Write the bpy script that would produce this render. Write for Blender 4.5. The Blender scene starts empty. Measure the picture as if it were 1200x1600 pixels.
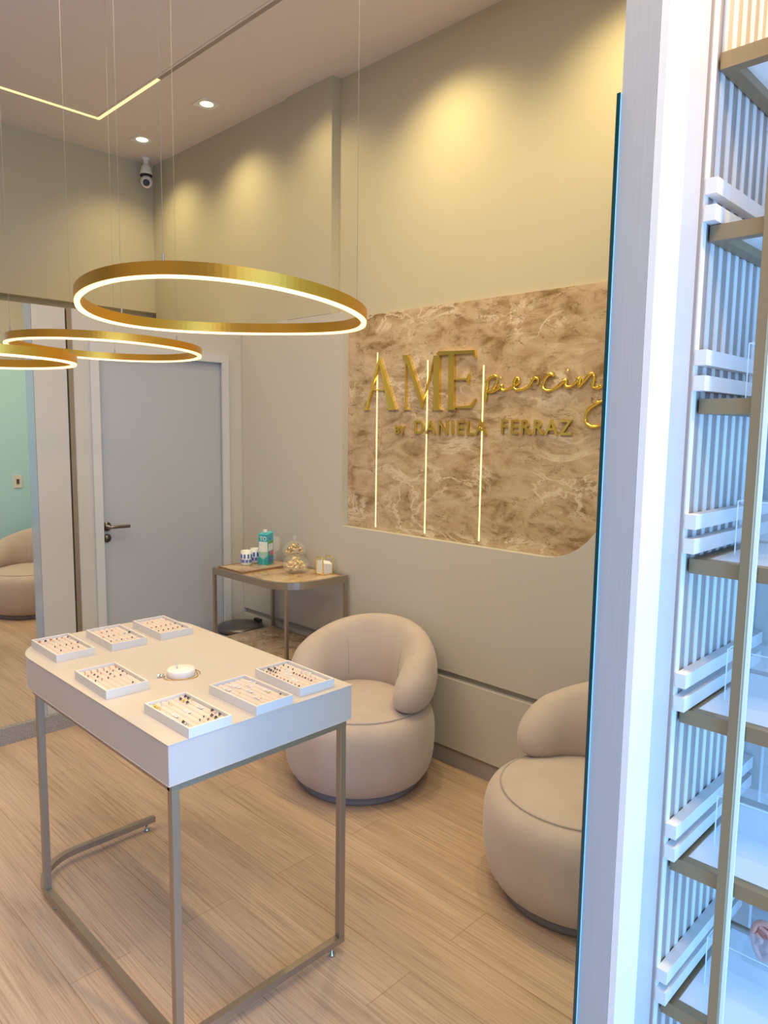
import bpy, bmesh, math, random
from mathutils import Vector, Matrix
random.seed(7)
PI = math.pi
scene = bpy.context.scene
COL = scene.collection

# ------------------------------------------------------------------ camera
cam_d = bpy.data.cameras.new('camera')
cam = bpy.data.objects.new('camera', cam_d); COL.objects.link(cam)
yaw, pitch, roll = math.radians(44.45116), math.radians(-6.62488), math.radians(0.773145)
fw = Vector((math.cos(pitch)*math.cos(yaw), math.cos(pitch)*math.sin(yaw), math.sin(pitch)))
rt = Vector((math.sin(yaw), -math.cos(yaw), 0)); up = rt.cross(fw)
c_, s_ = math.cos(roll), math.sin(roll)
r2, u2 = c_*rt + s_*up, -s_*rt + c_*up
cam.matrix_world = Matrix(((r2.x, u2.x, -fw.x, 0), (r2.y, u2.y, -fw.y, 0), (r2.z, u2.z, -fw.z, 1.65), (0, 0, 0, 1)))
cam_d.sensor_fit = 'VERTICAL'; cam_d.sensor_height = 24.0; cam_d.lens = 24*1126.94/1600
cam_d.clip_start = 0.02
scene.camera = cam

# ------------------------------------------------------------------ daylight, view
world = bpy.data.worlds.new('world'); scene.world = world; world.use_nodes = True
bg = world.node_tree.nodes['Background']
bg.inputs[0].default_value = (0.22, 0.52, 1.0, 1); bg.inputs[1].default_value = 1.2
vs = scene.view_settings
vs.view_transform = 'Standard'; vs.look = 'None'; vs.gamma = 1; vs.use_curve_mapping = False
vs.exposure = 0.55

def light(name, kind, loc, power, color, target=None, **kw):
    d = bpy.data.lights.new(name, kind); d.energy = power; d.color = color
    for k, v in kw.items(): setattr(d, k, v)
    o = bpy.data.objects.new(name, d); COL.objects.link(o); o.location = loc
    if target is not None:
        o.rotation_euler = (Vector(target)-Vector(loc)).to_track_quat('-Z', 'Y').to_euler()
    return o
WARM = (1.0, 0.80, 0.48)
# daylight pouring in through the open shop front, kept low to leave tops warm
light('shopfront_daylight', 'AREA', (0.55, -0.97, 1.0), 52, (0.18, 0.47, 1.0), (0.75, 3, 0.9), shape='RECTANGLE', size=1.9, size_y=1.9)
light('display_window_daylight', 'AREA', (1.55, -0.97, 0.6), 5, (0.15, 0.45, 1.0), (1.45, 0.5, 0.8), shape='RECTANGLE', size=0.6, size_y=1.2)
# soft general ceiling lamps of the room
light('ceiling_glow', 'AREA', (0.4, 2.2, 3.40), 34, (1.0, 0.84, 0.60), (0.5, 2.0, 0), shape='RECTANGLE', size=1.8, size_y=2.4)
light('entrance_lamp', 'AREA', (0.2, -0.1, 3.40), 19, (1.0, 0.80, 0.56), (0.7, 0.3, 1.6), shape='RECTANGLE', size=0.6, size_y=0.6)
# downlights along the sign wall (two of them are seen in the ceiling)
for y_, w_ in ((4.585, 22), (3.82, 24), (3.05, 14), (2.25, 40), (1.35, 42)):
    light('downlight_or_fill', 'SPOT', (2.37, y_, 3.47), w_, (1.0, 0.79, 0.36), (2.52, y_, 0), spot_size=math.radians(125), spot_blend=1.0, shadow_soft_size=0.05)
light('downlight_or_fill', 'SPOT', (0.9, 3.0, 3.47), 12, WARM, (0.9, 3.4, 0), spot_size=math.radians(120), spot_blend=1.0, shadow_soft_size=0.05)
for y_ in (1.2, 2.4):  # unseen spots, added to brighten the left wall the gold letters reflect
    light('downlight_or_fill', 'SPOT', (-1.25, y_, 3.47), 34, WARM, (-1.5, y_, 0), spot_size=math.radians(125), spot_blend=1.0, shadow_soft_size=0.05)
# display window lamp, high over the shelf unit
light('display_window_lamp', 'SPOT', (1.22, -0.10, 3.35), 120, (1.0, 0.76, 0.36), (1.42, 0.52, 2.15), spot_size=math.radians(70), spot_blend=1.0, shadow_soft_size=0.06)

# ------------------------------------------------------------------ materials
def mat(name, color, rough=0.5, metal=0.0, spec=0.5, bump=None, var=None, emit=None, trans=0.0, ior=1.45, coat=0, sheen=0, alpha=1):
    m = bpy.data.materials.new(name); m.use_nodes = True
    nt = m.node_tree; b = nt.nodes['Principled BSDF']
    b.inputs['Base Color'].default_value = (*color, 1)
    b.inputs['Roughness'].default_value = rough; b.inputs['Metallic'].default_value = metal
    b.inputs['Specular IOR Level'].default_value = spec
    b.inputs['Transmission Weight'].default_value = trans; b.inputs['IOR'].default_value = ior
    b.inputs['Coat Weight'].default_value = coat; b.inputs['Sheen Weight'].default_value = sheen
    b.inputs['Alpha'].default_value = alpha
    if emit:
        b.inputs['Emission Color'].default_value = (*emit[:3], 1); b.inputs['Emission Strength'].default_value = emit[3]
    tc = nt.nodes.new('ShaderNodeTexCoord')
    if var:      # (scale, amount) soft colour mottling
        n = nt.nodes.new('ShaderNodeTexNoise'); n.inputs['Scale'].default_value = var[0]; n.inputs['Detail'].default_value = 5
        mp = nt.nodes.new('ShaderNodeMapping'); nt.links.new(tc.outputs['Object'], mp.inputs[0])
        if len(var) > 2: mp.inputs['Scale'].default_value = var[2]
        nt.links.new(mp.outputs[0], n.inputs['Vector'])
        r = nt.nodes.new('ShaderNodeValToRGB'); a = var[1]
        r.color_ramp.elements[0].position = 0.3; r.color_ramp.elements[1].position = 0.7
        r.color_ramp.elements[0].color = (*[max(0, c*(1-a)) for c in color], 1)
        r.color_ramp.elements[1].color = (*[min(1, c*(1+a)) for c in color], 1)
        nt.links.new(n.outputs[0], r.inputs[0]); nt.links.new(r.outputs[0], b.inputs['Base Color'])
    if bump:     # (scale, strength[, stretch])
        n = nt.nodes.new('ShaderNodeTexNoise'); n.inputs['Scale'].default_value = bump[0]; n.inputs['Detail'].default_value = 3
        mp = nt.nodes.new('ShaderNodeMapping'); nt.links.new(tc.outputs['Object'], mp.inputs[0])
        if len(bump) > 2: mp.inputs['Scale'].default_value = bump[2]
        nt.links.new(mp.outputs[0], n.inputs['Vector'])
        bp = nt.nodes.new('ShaderNodeBump'); bp.inputs['Strength'].default_value = bump[1]; bp.inputs['Distance'].default_value = 0.002
        nt.links.new(n.outputs[0], bp.inputs['Height']); nt.links.new(bp.outputs[0], b.inputs['Normal'])
    return m

def N(nt, kind, **inp):
    n = nt.nodes.new(kind)
    for k, v in inp.items():
        n.inputs[k.replace('_', ' ')].default_value = v
    return n

def ramp(nt, stops):
    r = nt.nodes.new('ShaderNodeValToRGB'); e = r.color_ramp.elements
    while len(e) < len(stops): e.new(0.5)
    for q, (p, c) in zip(e, stops): q.position = p; q.color = (*c, 1)
    return r

def wood_floor():
    m = mat('pale_oak_planks', (0.6, 0.42, 0.28), rough=0.42, spec=0.4); nt = m.node_tree; b = nt.nodes['Principled BSDF']
    tc = nt.nodes.new('ShaderNodeTexCoord')
    mp = nt.nodes.new('ShaderNodeMapping'); mp.inputs['Rotation'].default_value = (0, 0, PI/2)
    nt.links.new(tc.outputs['Object'], mp.inputs[0])
    br = nt.nodes.new('ShaderNodeTexBrick'); nt.links.new(mp.outputs[0], br.inputs['Vector'])
    for k, v in dict(Scale=1.0, Mortar_Size=0.0012, Brick_Width=1.35, Row_Height=0.19, Bias=0.0).items():
        br.inputs[k.replace('_', ' ')].default_value = v
    br.inputs['Color1'].default_value = (0.51, 0.375, 0.28, 1); br.inputs['Color2'].default_value = (0.575, 0.43, 0.33, 1)
    br.inputs['Mortar'].default_value = (0.36, 0.235, 0.14, 1)
    g = nt.nodes.new('ShaderNodeMapping'); g.inputs['Scale'].default_value = (150, 2.6, 1); nt.links.new(tc.outputs['Object'], g.inputs[0])
    n = N(nt, 'ShaderNodeTexNoise', Scale=1.0, Detail=6.0, Roughness=0.7, Distortion=0.3); nt.links.new(g.outputs[0], n.inputs['Vector'])
    rp = ramp(nt, [(0.30, (0.60, 0.55, 0.50)), (0.48, (0.92, 0.90, 0.88)), (0.62, (1.06, 1.05, 1.04))]); nt.links.new(n.outputs[0], rp.inputs[0])
    g2 = nt.nodes.new('ShaderNodeMapping'); g2.inputs['Scale'].default_value = (9, 0.8, 1); nt.links.new(tc.outputs['Object'], g2.inputs[0])
    n2 = N(nt, 'ShaderNodeTexNoise', Scale=1.0, Detail=4.0, Roughness=0.6, Distortion=0.8); nt.links.new(g2.outputs[0], n2.inputs['Vector'])
    rp2 = ramp(nt, [(0.35, (0.88, 0.86, 0.84)), (0.65, (1.08, 1.07, 1.06))]); nt.links.new(n2.outputs[0], rp2.inputs[0])
    m1 = nt.nodes.new('ShaderNodeMix'); m1.data_type = 'RGBA'; m1.blend_type = 'MULTIPLY'; m1.inputs[0].default_value = 1
    nt.links.new(br.outputs[0], m1.inputs[6]); nt.links.new(rp.outputs[0], m1.inputs[7])
    m2 = nt.nodes.new('ShaderNodeMix'); m2.data_type = 'RGBA'; m2.blend_type = 'MULTIPLY'; m2.inputs[0].default_value = 1
    nt.links.new(m1.outputs[2], m2.inputs[6]); nt.links.new(rp2.outputs[0], m2.inputs[7])
    nt.links.new(m2.outputs[2], b.inputs['Base Color'])
    bp = nt.nodes.new('ShaderNodeBump'); bp.inputs['Strength'].default_value = 0.15; bp.inputs['Distance'].default_value = 0.001
    nt.links.new(n.outputs[0], bp.inputs['Height']); nt.links.new(bp.outputs[0], b.inputs['Normal'])
    return m

def marble(name, dark=(0.27, 0.17, 0.075), mid=(0.50, 0.355, 0.215), light_=(0.63, 0.485, 0.33), rough=0.10, stretch=(1, 0.9, 2.0), scale=4.6):
    m = mat(name, mid, rough=rough, spec=0.5); nt = m.node_tree; b = nt.nodes['Principled BSDF']
    tc = nt.nodes.new('ShaderNodeTexCoord'); mp = nt.nodes.new('ShaderNodeMapping'); mp.inputs['Scale'].default_value = stretch
    nt.links.new(tc.outputs['Object'], mp.inputs[0])
    n0 = N(nt, 'ShaderNodeTexNoise', Scale=scale*1.5, Detail=9.0, Roughness=0.62, Distortion=0.7); nt.links.new(mp.outputs[0], n0.inputs['Vector'])
    r0 = ramp(nt, [(0.33, dark), (0.47, mid), (0.66, light_)]); nt.links.new(n0.outputs[0], r0.inputs[0])
    def vein(sc, dist, lo, hi, col, prev, amt):
        n = N(nt, 'ShaderNodeTexNoise', Scale=sc, Detail=7.0, Roughness=0.6, Distortion=dist); nt.links.new(mp.outputs[0], n.inputs['Vector'])
        a = nt.nodes.new('ShaderNodeMath'); a.operation = 'SUBTRACT'; a.inputs[1].default_value = 0.5; nt.links.new(n.outputs[0], a.inputs[0])
        c = nt.nodes.new('ShaderNodeMath'); c.operation = 'ABSOLUTE'; nt.links.new(a.outputs[0], c.inputs[0])
        r = ramp(nt, [(lo, (amt, amt, amt)), (hi, (0, 0, 0))]); nt.links.new(c.outputs[0], r.inputs[0])
        # keep the veins to patches
        p = N(nt, 'ShaderNodeTexNoise', Scale=sc*0.9, Detail=2.0); 
        off = nt.nodes.new('ShaderNodeVectorMath'); off.inputs[1].default_value = (sc, 3.1, 7.7); nt.links.new(mp.outputs[0], off.inputs[0]); nt.links.new(off.outputs[0], p.inputs['Vector'])
        pr_ = ramp(nt, [(0.46, (0, 0, 0)), (0.60, (1, 1, 1))]); nt.links.new(p.outputs[0], pr_.inputs[0])
        mu = nt.nodes.new('ShaderNodeMath'); mu.operation = 'MULTIPLY'; nt.links.new(r.outputs[0], mu.inputs[0]); nt.links.new(pr_.outputs[0], mu.inputs[1])
        x = nt.nodes.new('ShaderNodeMix'); x.data_type = 'RGBA'; nt.links.new(mu.outputs[0], x.inputs[0]); nt.links.new(prev, x.inputs[6]); x.inputs[7].default_value = (*col, 1)
        return x.outputs[2]
    o = vein(scale*0.62, 0.9, 0.004, 0.030, (0.80, 0.67, 0.50), r0.outputs[0], 0.8)
    o = vein(scale*2.0, 0.9, 0.003, 0.014, (0.72, 0.58, 0.40), o, 0.5)
    o = vein(scale*2.2, 1.0, 0.002, 0.012, (0.10, 0.055, 0.025), o, 0.9)
    nt.links.new(o, b.inputs['Base Color'])
    return m

M = {}
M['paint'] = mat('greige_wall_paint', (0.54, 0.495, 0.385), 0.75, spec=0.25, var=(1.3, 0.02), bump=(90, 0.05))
M['taupe'] = mat('unseen_wall_darkened_taupe', (0.32, 0.27, 0.23), 0.7, spec=0.3)  # unseen wall, darkened to cut light bounced onto the desk's left side
M['ceiling'] = mat('ceiling_paint', (0.78, 0.69, 0.655), 0.8, spec=0.2)
M['lacquer'] = mat('greige_lacquered_panel', (0.585, 0.555, 0.505), 0.38, spec=0.4)
M['door'] = mat('grey_white_door_paint', (0.46, 0.475, 0.51), 0.45, spec=0.4)
M['frame'] = mat('off_white_frame_paint', (0.62, 0.62, 0.62), 0.4)
M['floor'] = wood_floor()
M['marble'] = marble('brown_polished_marble')
M['marble2'] = marble('brown_marble_top', rough=0.2, stretch=(1.2, 1.2, 1), scale=4.0)
M['gold'] = mat('mirror_gold', (1.0, 0.76, 0.15), 0.17, metal=1)
M['brass'] = mat('brushed_gold_aluminium', (0.80, 0.46, 0.075), 0.33, metal=1, bump=(60, 0.08, (1, 1, 20)))
M['led'] = mat('warm_led_diffuser', (1, 0.9, 0.6), 0.5, emit=(1.0, 0.70, 0.30, 1.25))
M['line_glow'] = mat('warm_line_glow', (1, 0.9, 0.6), 0.5, emit=(1.0, 0.68, 0.24, 1.1))  # for the ceiling LED and the painted reflections on the marble
M['lamp'] = mat('warm_bulb', (1, 0.9, 0.7), 0.5, emit=(1.0, 0.84, 0.52, 1.5))
M['white'] = mat('white_plastic', (0.80, 0.79, 0.77), 0.35)
M['white_cream'] = mat('cream_white_laminate', (0.86, 0.84, 0.80), 0.35)
M['black'] = mat('black_plastic', (0.012, 0.012, 0.014), 0.3)
M['cable'] = mat('steel_cable', (0.42, 0.38, 0.33), 0.35, metal=0.7)
M['desk'] = mat('greige_desk_lacquer', (0.60, 0.535, 0.49), 0.42, spec=0.4)
M['tube'] = mat('champagne_metal_tube', (0.40, 0.335, 0.26), 0.36, metal=0.75, bump=(200, 0.03))
M['bronze'] = mat('bronze_shelf_metal', (0.33, 0.245, 0.135), 0.42, metal=0.55)
M['steel'] = mat('chrome_steel', (0.62, 0.62, 0.62), 0.12, metal=1)
M['dark_steel'] = mat('dark_satin_nickel', (0.20, 0.19, 0.19), 0.28, metal=1)
M['fabric'] = mat('beige_suede', (0.52, 0.43, 0.39), 0.9, spec=0.15, sheen=0.35, var=(9, 0.05), bump=(420, 0.25))
M['fabric_grey'] = mat('grey_plinth_fabric', (0.26, 0.24, 0.25), 0.85, spec=0.15)
M['seam'] = mat('beige_seam_thread', (0.45, 0.375, 0.335), 0.9, spec=0.1)
M['post'] = mat('brushed_greige_panel', (0.46, 0.45, 0.44), 0.4, spec=0.4, bump=(60, 0.08, (8, 8, 0.1)), var=(40, 0.03, (6, 6, 0.08)))
M['slat'] = mat('white_slat_lacquer', (0.74, 0.70, 0.66), 0.4)
M['slat_back'] = mat('greige_slat_backing', (0.36, 0.295, 0.255), 0.5)
M['panel_pink'] = mat('warm_grey_panel', (0.50, 0.44, 0.41), 0.4)
M['granite'] = mat('grey_speckled_stone', (0.34, 0.315, 0.29), 0.5, var=(160, 0.3))
M['mirror'] = mat('mirror_silver', (0.93, 0.94, 0.93), 0.01, metal=1)
M['mirror_edge'] = mat('mirror_bevel_edge', (0.55, 0.66, 0.78), 0.1, metal=0.6)
M['teal'] = mat('green_glass_edge', (0.0, 0.045, 0.05), 0.12, spec=0.8)
M['lacq_glass'] = mat('pale_blue_lacquered_glass', (0.50, 0.84, 1.0), 0.10)
M['acrylic'] = mat('clear_acrylic', (0.9, 0.95, 1.0), 0.03, alpha=0.10, spec=0.6)
M['acrylic_edge'] = mat('polished_acrylic_edge', (0.85, 0.93, 0.97), 0.15, spec=0.6)
M['opal'] = mat('frosted_white_shelf_glass', (0.80, 0.82, 0.82), 0.22, spec=0.5)
M['glass'] = mat('clear_glass', (0.95, 0.95, 0.92), 0.03, alpha=0.12, spec=0.9)
M['tray'] = mat('white_tray_card', (0.72, 0.70, 0.69), 0.6)
M['velvet'] = mat('cream_velvet_roll', (0.68, 0.57, 0.51), 0.9, spec=0.1, sheen=0.3)
M['silver'] = mat('polished_silver', (0.75, 0.75, 0.75), 0.15, metal=1)
M['gem'] = mat('dark_gem', (0.05, 0.05, 0.07), 0.1, spec=0.9)
M['rose'] = mat('rose_gold', (0.70, 0.32, 0.20), 0.2, metal=1)
M['tag'] = mat('white_card', (0.86, 0.86, 0.88), 0.6)
M['ink'] = mat('blue_black_ink', (0.05, 0.045, 0.16), 0.6)
M['plaster'] = mat('white_plaster', (0.86, 0.80, 0.75), 0.7)
M['carton'] = mat('teal_carton', (0.03, 0.42, 0.45), 0.4)
M['carton_w'] = mat('white_carton_print', (0.78, 0.82, 0.80), 0.4)
M['cyan'] = mat('cyan_print', (0.10, 0.60, 0.72), 0.4)
M['green'] = mat('green_print', (0.12, 0.45, 0.05), 0.4)
M['pink'] = mat('pink_print', (0.75, 0.16, 0.28), 0.4)
M['blue'] = mat('blue_print', (0.12, 0.18, 0.55), 0.35)
M['candy'] = mat('gold_candy_wrap', (0.85, 0.60, 0.20), 0.28, metal=0.8)
M['candy2'] = mat('cream_candy', (0.80, 0.62, 0.32), 0.5)
M['candy3'] = mat('dark_gold_wrap', (0.35, 0.22, 0.05), 0.25, metal=0.8)
M['paper'] = mat('white_paper_napkin', (0.88, 0.86, 0.84), 0.8)
M['board'] = mat('brown_leather_tray', (0.30, 0.17, 0.10), 0.45)
M['ear'] = mat('pink_silicone', (0.80, 0.36, 0.26), 0.4, spec=0.5)
M['ribbed'] = mat('light_grey_ribbed', (0.52, 0.52, 0.52), 0.7, bump=(1.0, 0.8, (5, 5, 260)), var=(1.0, 0.14, (5, 5, 260)))
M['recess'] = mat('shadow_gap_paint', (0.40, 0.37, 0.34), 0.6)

# ------------------------------------------------------------------ mesh helpers
def empty(name, loc=(0, 0, 0), rz=0.0):
    o = bpy.data.objects.new(name, None); COL.objects.link(o)
    o.location = loc; o.rotation_euler = (0, 0, rz); o.empty_display_size = 0.05
    return o
def tag(o, label, cat, group=None):
    o['label'] = label; o['category'] = cat
    if group: o['group'] = group
    return o
def link(name, bm, m, parent=None, smooth=False, bevel=0.0, seg=2):
    if bevel > 0:
        es = [e for e in bm.edges if len(e.link_faces) == 2 and e.calc_face_angle(0) > 0.6]
        bmesh.ops.bevel(bm, geom=es, offset=bevel, segments=seg, affect='EDGES', clamp_overlap=True)
    bmesh.ops.recalc_face_normals(bm, faces=bm.faces)
    me = bpy.data.meshes.new(name); bm.to_mesh(me); bm.free()
    if smooth:
        for p in me.polygons: p.use_smooth = True
    me.materials.append(M[m] if isinstance(m, str) else m)
    o = bpy.data.objects.new(name, me); COL.objects.link(o)
    if parent: o.parent = parent
    return o
def struct(o): o['kind'] = 'structure'; return o
def box(bm, x0, x1, y0, y1, z0, z1):
    vs_ = [bm.verts.new((x, y, z)) for x in (x0, x1) for y in (y0, y1) for z in (z0, z1)]
    for f in ((0, 1, 3, 2), (4, 6, 7, 5), (0, 4, 5, 1), (2, 3, 7, 6), (0, 2, 6, 4), (1, 5, 7, 3)):
        bm.faces.new([vs_[i] for i in f])
def bx(*b, more=()):
    bm = bmesh.new(); box(bm, *b)
    for q in more: box(bm, *q)
    return bm
def prism(bm, pts, z0, z1, axis='z'):
    """extrude a 2-D outline; axis z: pts are (x,y); axis x: pts are (y,z) and z0,z1 are x"""
    f3 = (lambda p, h: (p[0], p[1], h)) if axis == 'z' else ((lambda p, h: (h, p[0], p[1])) if axis == 'x' else (lambda p, h: (p[0], h, p[1])))
    a = [bm.verts.new(f3(p, z0)) for p in pts]; b = [bm.verts.new(f3(p, z1)) for p in pts]
    bm.faces.new(a); bm.faces.new(b[::-1])
    n = len(pts)
    for i in range(n): bm.faces.new((a[i], a[(i+1) % n], b[(i+1) % n], b[i]))
def lathe(bm, prof, seg=48, c=(0, 0, 0), rmod=None, closed=False):
    rings = []
    for r, z in prof:
        if r < 1e-6: rings.append([bm.verts.new((c[0], c[1], c[2]+z))])
        else: rings.append([bm.verts.new((c[0]+r*(rmod(i*2*PI/seg, z) if rmod else 1)*math.cos(i*2*PI/seg), c[1]+r*(rmod(i*2*PI/seg, z) if rmod else 1)*math.sin(i*2*PI/seg), c[2]+z)) for i in range(seg)])
    ps = list(zip(rings, rings[1:])) + ([(rings[-1], rings[0])] if closed else [])
    for a, b in ps:
        for i in range(seg):
            j = (i+1) % seg
            if len(a) == 1 and len(b) == 1: break
            if len(a) == 1: bm.faces.new((a[0], b[i], b[j]))
            elif len(b) == 1: bm.faces.new((a[i], a[j], b[0]))
            else: bm.faces.new((a[i], a[j], b[j], b[i]))
def tube(bm, pts, r, seg=8, closed=False, rr=None):
    pts = [Vector(p) for p in pts]; n = len(pts); rings = []; prev = None
    for i, p in enumerate(pts):
        if closed: t = pts[(i+1) % n]-pts[i-1]
        else: t = pts[min(i+1, n-1)]-pts[max(i-1, 0)]
        t.normalize()
        a = prev if prev is not None else (Vector((0, 0, 1)) if abs(t.z) < 0.9 else Vector((1, 0, 0)))
        a = (a - t*a.dot(t)).normalized(); prev = a; b = t.cross(a)
        q = rr[i] if rr else r
        rings.append([bm.verts.new(p + a*q*math.cos(k*2*PI/seg) + b*q*math.sin(k*2*PI/seg)) for k in range(seg)])
    m_ = n if closed else n-1
    for i in range(m_):
        a, b = rings[i], rings[(i+1) % n]
        for k in range(seg): bm.faces.new((a[k], a[(k+1) % seg], b[(k+1) % seg], b[k]))
    if not closed:
        bm.faces.new(rings[0][::-1]); bm.faces.new(rings[-1])
def sqtube(bm, pts, w, h):
    """square tube swept along a horizontal path (list of (x,y)), centre height z in pts[i][2]"""
    pts = [Vector(p) for p in pts]; n = len(pts); rings = []
    for i, p in enumerate(pts):
        d0 = (pts[i]-pts[i-1]).normalized() if i > 0 else None
        d1 = (pts[i+1]-pts[i]).normalized() if i < n-1 else None
        if d0 is None: t = d1; k = 1
        elif d1 is None: t = d0; k = 1
        else: t = (d0+d1).normalized(); k = 1/max(0.3, t.dot(d0))
        s = Vector((-t.y, t.x, 0)).normalized()*w/2*k
        u = Vector((0, 0, h/2))
        rings.append([bm.verts.new(p+s+u), bm.verts.new(p-s+u), bm.verts.new(p-s-u), bm.verts.new(p+s-u)])
    for a, b in zip(rings, rings[1:]):
        for k in range(4): bm.faces.new((a[k], a[(k+1) % 4], b[(k+1) % 4], b[k]))
    bm.faces.new(rings[0][::-1]); bm.faces.new(rings[-1])
def sphere(bm, c, r, u=16, v=10, sc=(1, 1, 1)):
    m4 = Matrix.Translation(c) @ Matrix.Diagonal((sc[0], sc[1], sc[2], 1))
    bmesh.ops.create_uvsphere(bm, u_segments=u, v_segments=v, radius=r, matrix=m4)
def spline(pts, k=6):
    """Catmull-Rom through pts"""
    P = [Vector(p) for p in pts]; out = []
    for i in range(len(P)-1):
        p0, p1, p2, p3 = P[max(i-1, 0)], P[i], P[i+1], P[min(i+2, len(P)-1)]
        for j in range(k):
            t = j/k
            out.append(0.5*((2*p1)+(p2-p0)*t+(2*p0-5*p1+4*p2-p3)*t*t+(3*p1-p0-3*p2+p3)*t**3))
    out.append(P[-1]); return out
def text_mesh(name, body, size, m, mw, parent=None, depth=0.002, width=None, bold=0.0, spacing=1.0):
    cu = bpy.data.curves.new(name, 'FONT'); cu.body = body; cu.size = size; cu.extrude = depth; cu.offset = bold; cu.space_character = spacing
    t = bpy.data.objects.new(name, cu); COL.objects.link(t)
    dg = bpy.context.evaluated_depsgraph_get()
    me = bpy.data.meshes.new_from_object(t.evaluated_get(dg)); COL.objects.unlink(t); bpy.data.objects.remove(t)
    if width:
        xs = [v.co.x for v in me.vertices]; x0, x1 = min(xs), max(xs)
        for v in me.vertices: v.co.x = (v.co.x-x0)*width/(x1-x0)
    me.transform(mw)
    me.materials.clear(); me.materials.append(M[m])
    o = bpy.data.objects.new(name, me); COL.objects.link(o)
    if parent: o.parent = parent
    return o
def copy_tree(o, parent=None):
    c = o.copy(); COL.objects.link(c)
    if parent: c.parent = parent
    for ch in o.children: copy_tree(ch, c)
    return c

# ================================================================== SETTING
CZ = 3.487
struct(link('floor', bx(-1.7, 2.72, -1.0, 5.4, -0.06, 0), 'floor'))
struct(link('ceiling', bx(-1.7, 2.78, -1.0, 5.4, CZ, CZ+0.08), 'ceiling'))
struct(link('unseen_wall_left', bx(-1.8, -1.7, -1.0, 5.4, -0.06, CZ+0.08), 'taupe'))

struct(link('added_unseen_wall_front', bx(-1.7, -0.45, -1.0, -0.92, 0, CZ, more=((-0.45, 1.85, -1.0, -0.92, 2.55, CZ),)), 'paint'))  # unseen; added to block daylight from the left
# sign wall: plain back wall, boxed-out column and lower boxed-out wall with a rounded niche
NT, NB, NL, NR = 2.238, 1.110, 2.936, 1.36   # niche top, bottom, left end (+Y), right end (-Y)
struct(link('wall_right', bx(2.72, 2.80, 0.602, 5.4, -0.06, CZ), 'paint'))
struct(link('wall_right_far', bx(2.672, 2.719, 3.425, 4.98, 2.256, CZ), 'paint'))
struct(link('trim_1', bx(2.66, 2.719, 3.034, 3.424, 2.2675, CZ), 'paint'))            # column above the joint
bm = bmesh.new()
outline = [(3.88, 0.475), (3.88, 2.249), (3.51, 2.249), (3.51, 2.266), (NL, 2.266), (NL, NB)]
rr_ = 0.30
for k in range(11):
    a = PI/2*k/10
    outline.append((NR+rr_-rr_*math.sin(a), NB+rr_-rr_*math.cos(a)))
outline += [(NR, 2.266), (0.625, 2.266), (0.625, 0.475)]
prism(bm, outline, 2.66, 2.719, 'x')
struct(link('wall_right_lower', bm, 'lacquer', bevel=0.0015, seg=1))
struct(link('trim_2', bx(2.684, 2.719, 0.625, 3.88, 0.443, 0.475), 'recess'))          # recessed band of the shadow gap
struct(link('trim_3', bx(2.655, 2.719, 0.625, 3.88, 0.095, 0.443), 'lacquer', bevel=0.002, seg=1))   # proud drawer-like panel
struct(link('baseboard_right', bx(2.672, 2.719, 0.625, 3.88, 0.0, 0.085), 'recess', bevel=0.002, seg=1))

# back wall with the door, under the box of the back room
BY = 3.883
struct(link('wall_back', bx(-1.7, 1.602, BY+0.03, BY+0.12, 0, 2.25,
     more=((1.602, 1.70, BY, BY+0.12, 0, 2.25), (2.54, 2.7195, BY, BY+0.12, 0, 2.25), (1.70, 2.54, BY, BY+0.12, 2.07, 2.25))), 'lacquer'))
struct(link('wall_upper_back', bx(-1.7, 2.7195, 4.983, 5.06, 2.463, CZ), 'paint'))
struct(link('wall_recess_back', bx(-1.7, 2.7195, 5.065, 5.14, 2.20, CZ), 'paint'))
struct(link('ceiling_back_room', bx(-1.7, 2.671, BY+0.12, 5.30, 2.19, 2.25), 'recess'))
# door
d = struct(empty('door_1', (1.70, BY, 0)))
def dp(name, bm, m, **k): 
    o = link(name, bm, m, d, **k); o.matrix_parent_inverse = Matrix.Translation((-1.70, -BY, 0)); return o
fbm = bx(1.688, 1.735, BY-0.016, BY-0.001, 0, 2.085, more=((2.507, 2.554, BY-0.016, BY-0.001, 0, 2.085), (1.735, 2.507, BY-0.016, BY-0.001, 2.035, 2.085)))
dp('door_frame', fbm, 'frame')
dp('door_leaf', bx(1.728, 2.515, BY+0.012, BY+0.05, 0.006, 2.045), 'door', bevel=0.002)
bm = bx(1.7001, 1.727, BY, BY+0.10, 0, 2.069, more=((2.516, 2.5399, BY, BY+0.10, 0, 2.069), (1.727, 2.516, BY, BY+0.10, 2.046, 2.069)))
dp('door_jamb', bm, 'frame')
bm = bmesh.new()
rot = Matrix.Translation((1.760, BY+0.012, 1.085)) @ Matrix.Rotation(PI/2, 4, 'X')
lathe(bm, [(0, 0), (0.026, 0), (0.026, 0.008), (0.010, 0.010), (0.010, 0.05), (0, 0.05)], 24); bmesh.ops.transform(bm, matrix=rot, verts=bm.verts)
tube(bm, spline([(1.760, BY-0.035, 1.085), (1.775, BY-0.040, 1.084), (1.81, BY-0.040, 1.084), (1.875, BY-0.034, 1.082)]), 0.009, 10)
dp('door_handle', bm, 'dark_steel', smooth=True)
bm = bmesh.new(); lathe(bm, [(0, 0), (0.024, 0), (0.024, 0.007), (0.012, 0.008), (0.012, 0.014), (0, 0.014)], 24)
bmesh.ops.transform(bm, matrix=Matrix.Translation((1.760, BY+0.012, 1.02)) @ Matrix.Rotation(PI/2, 4, 'X'), verts=bm.verts)
dp('door_lock', bm, 'dark_steel', smooth=True)

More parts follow.
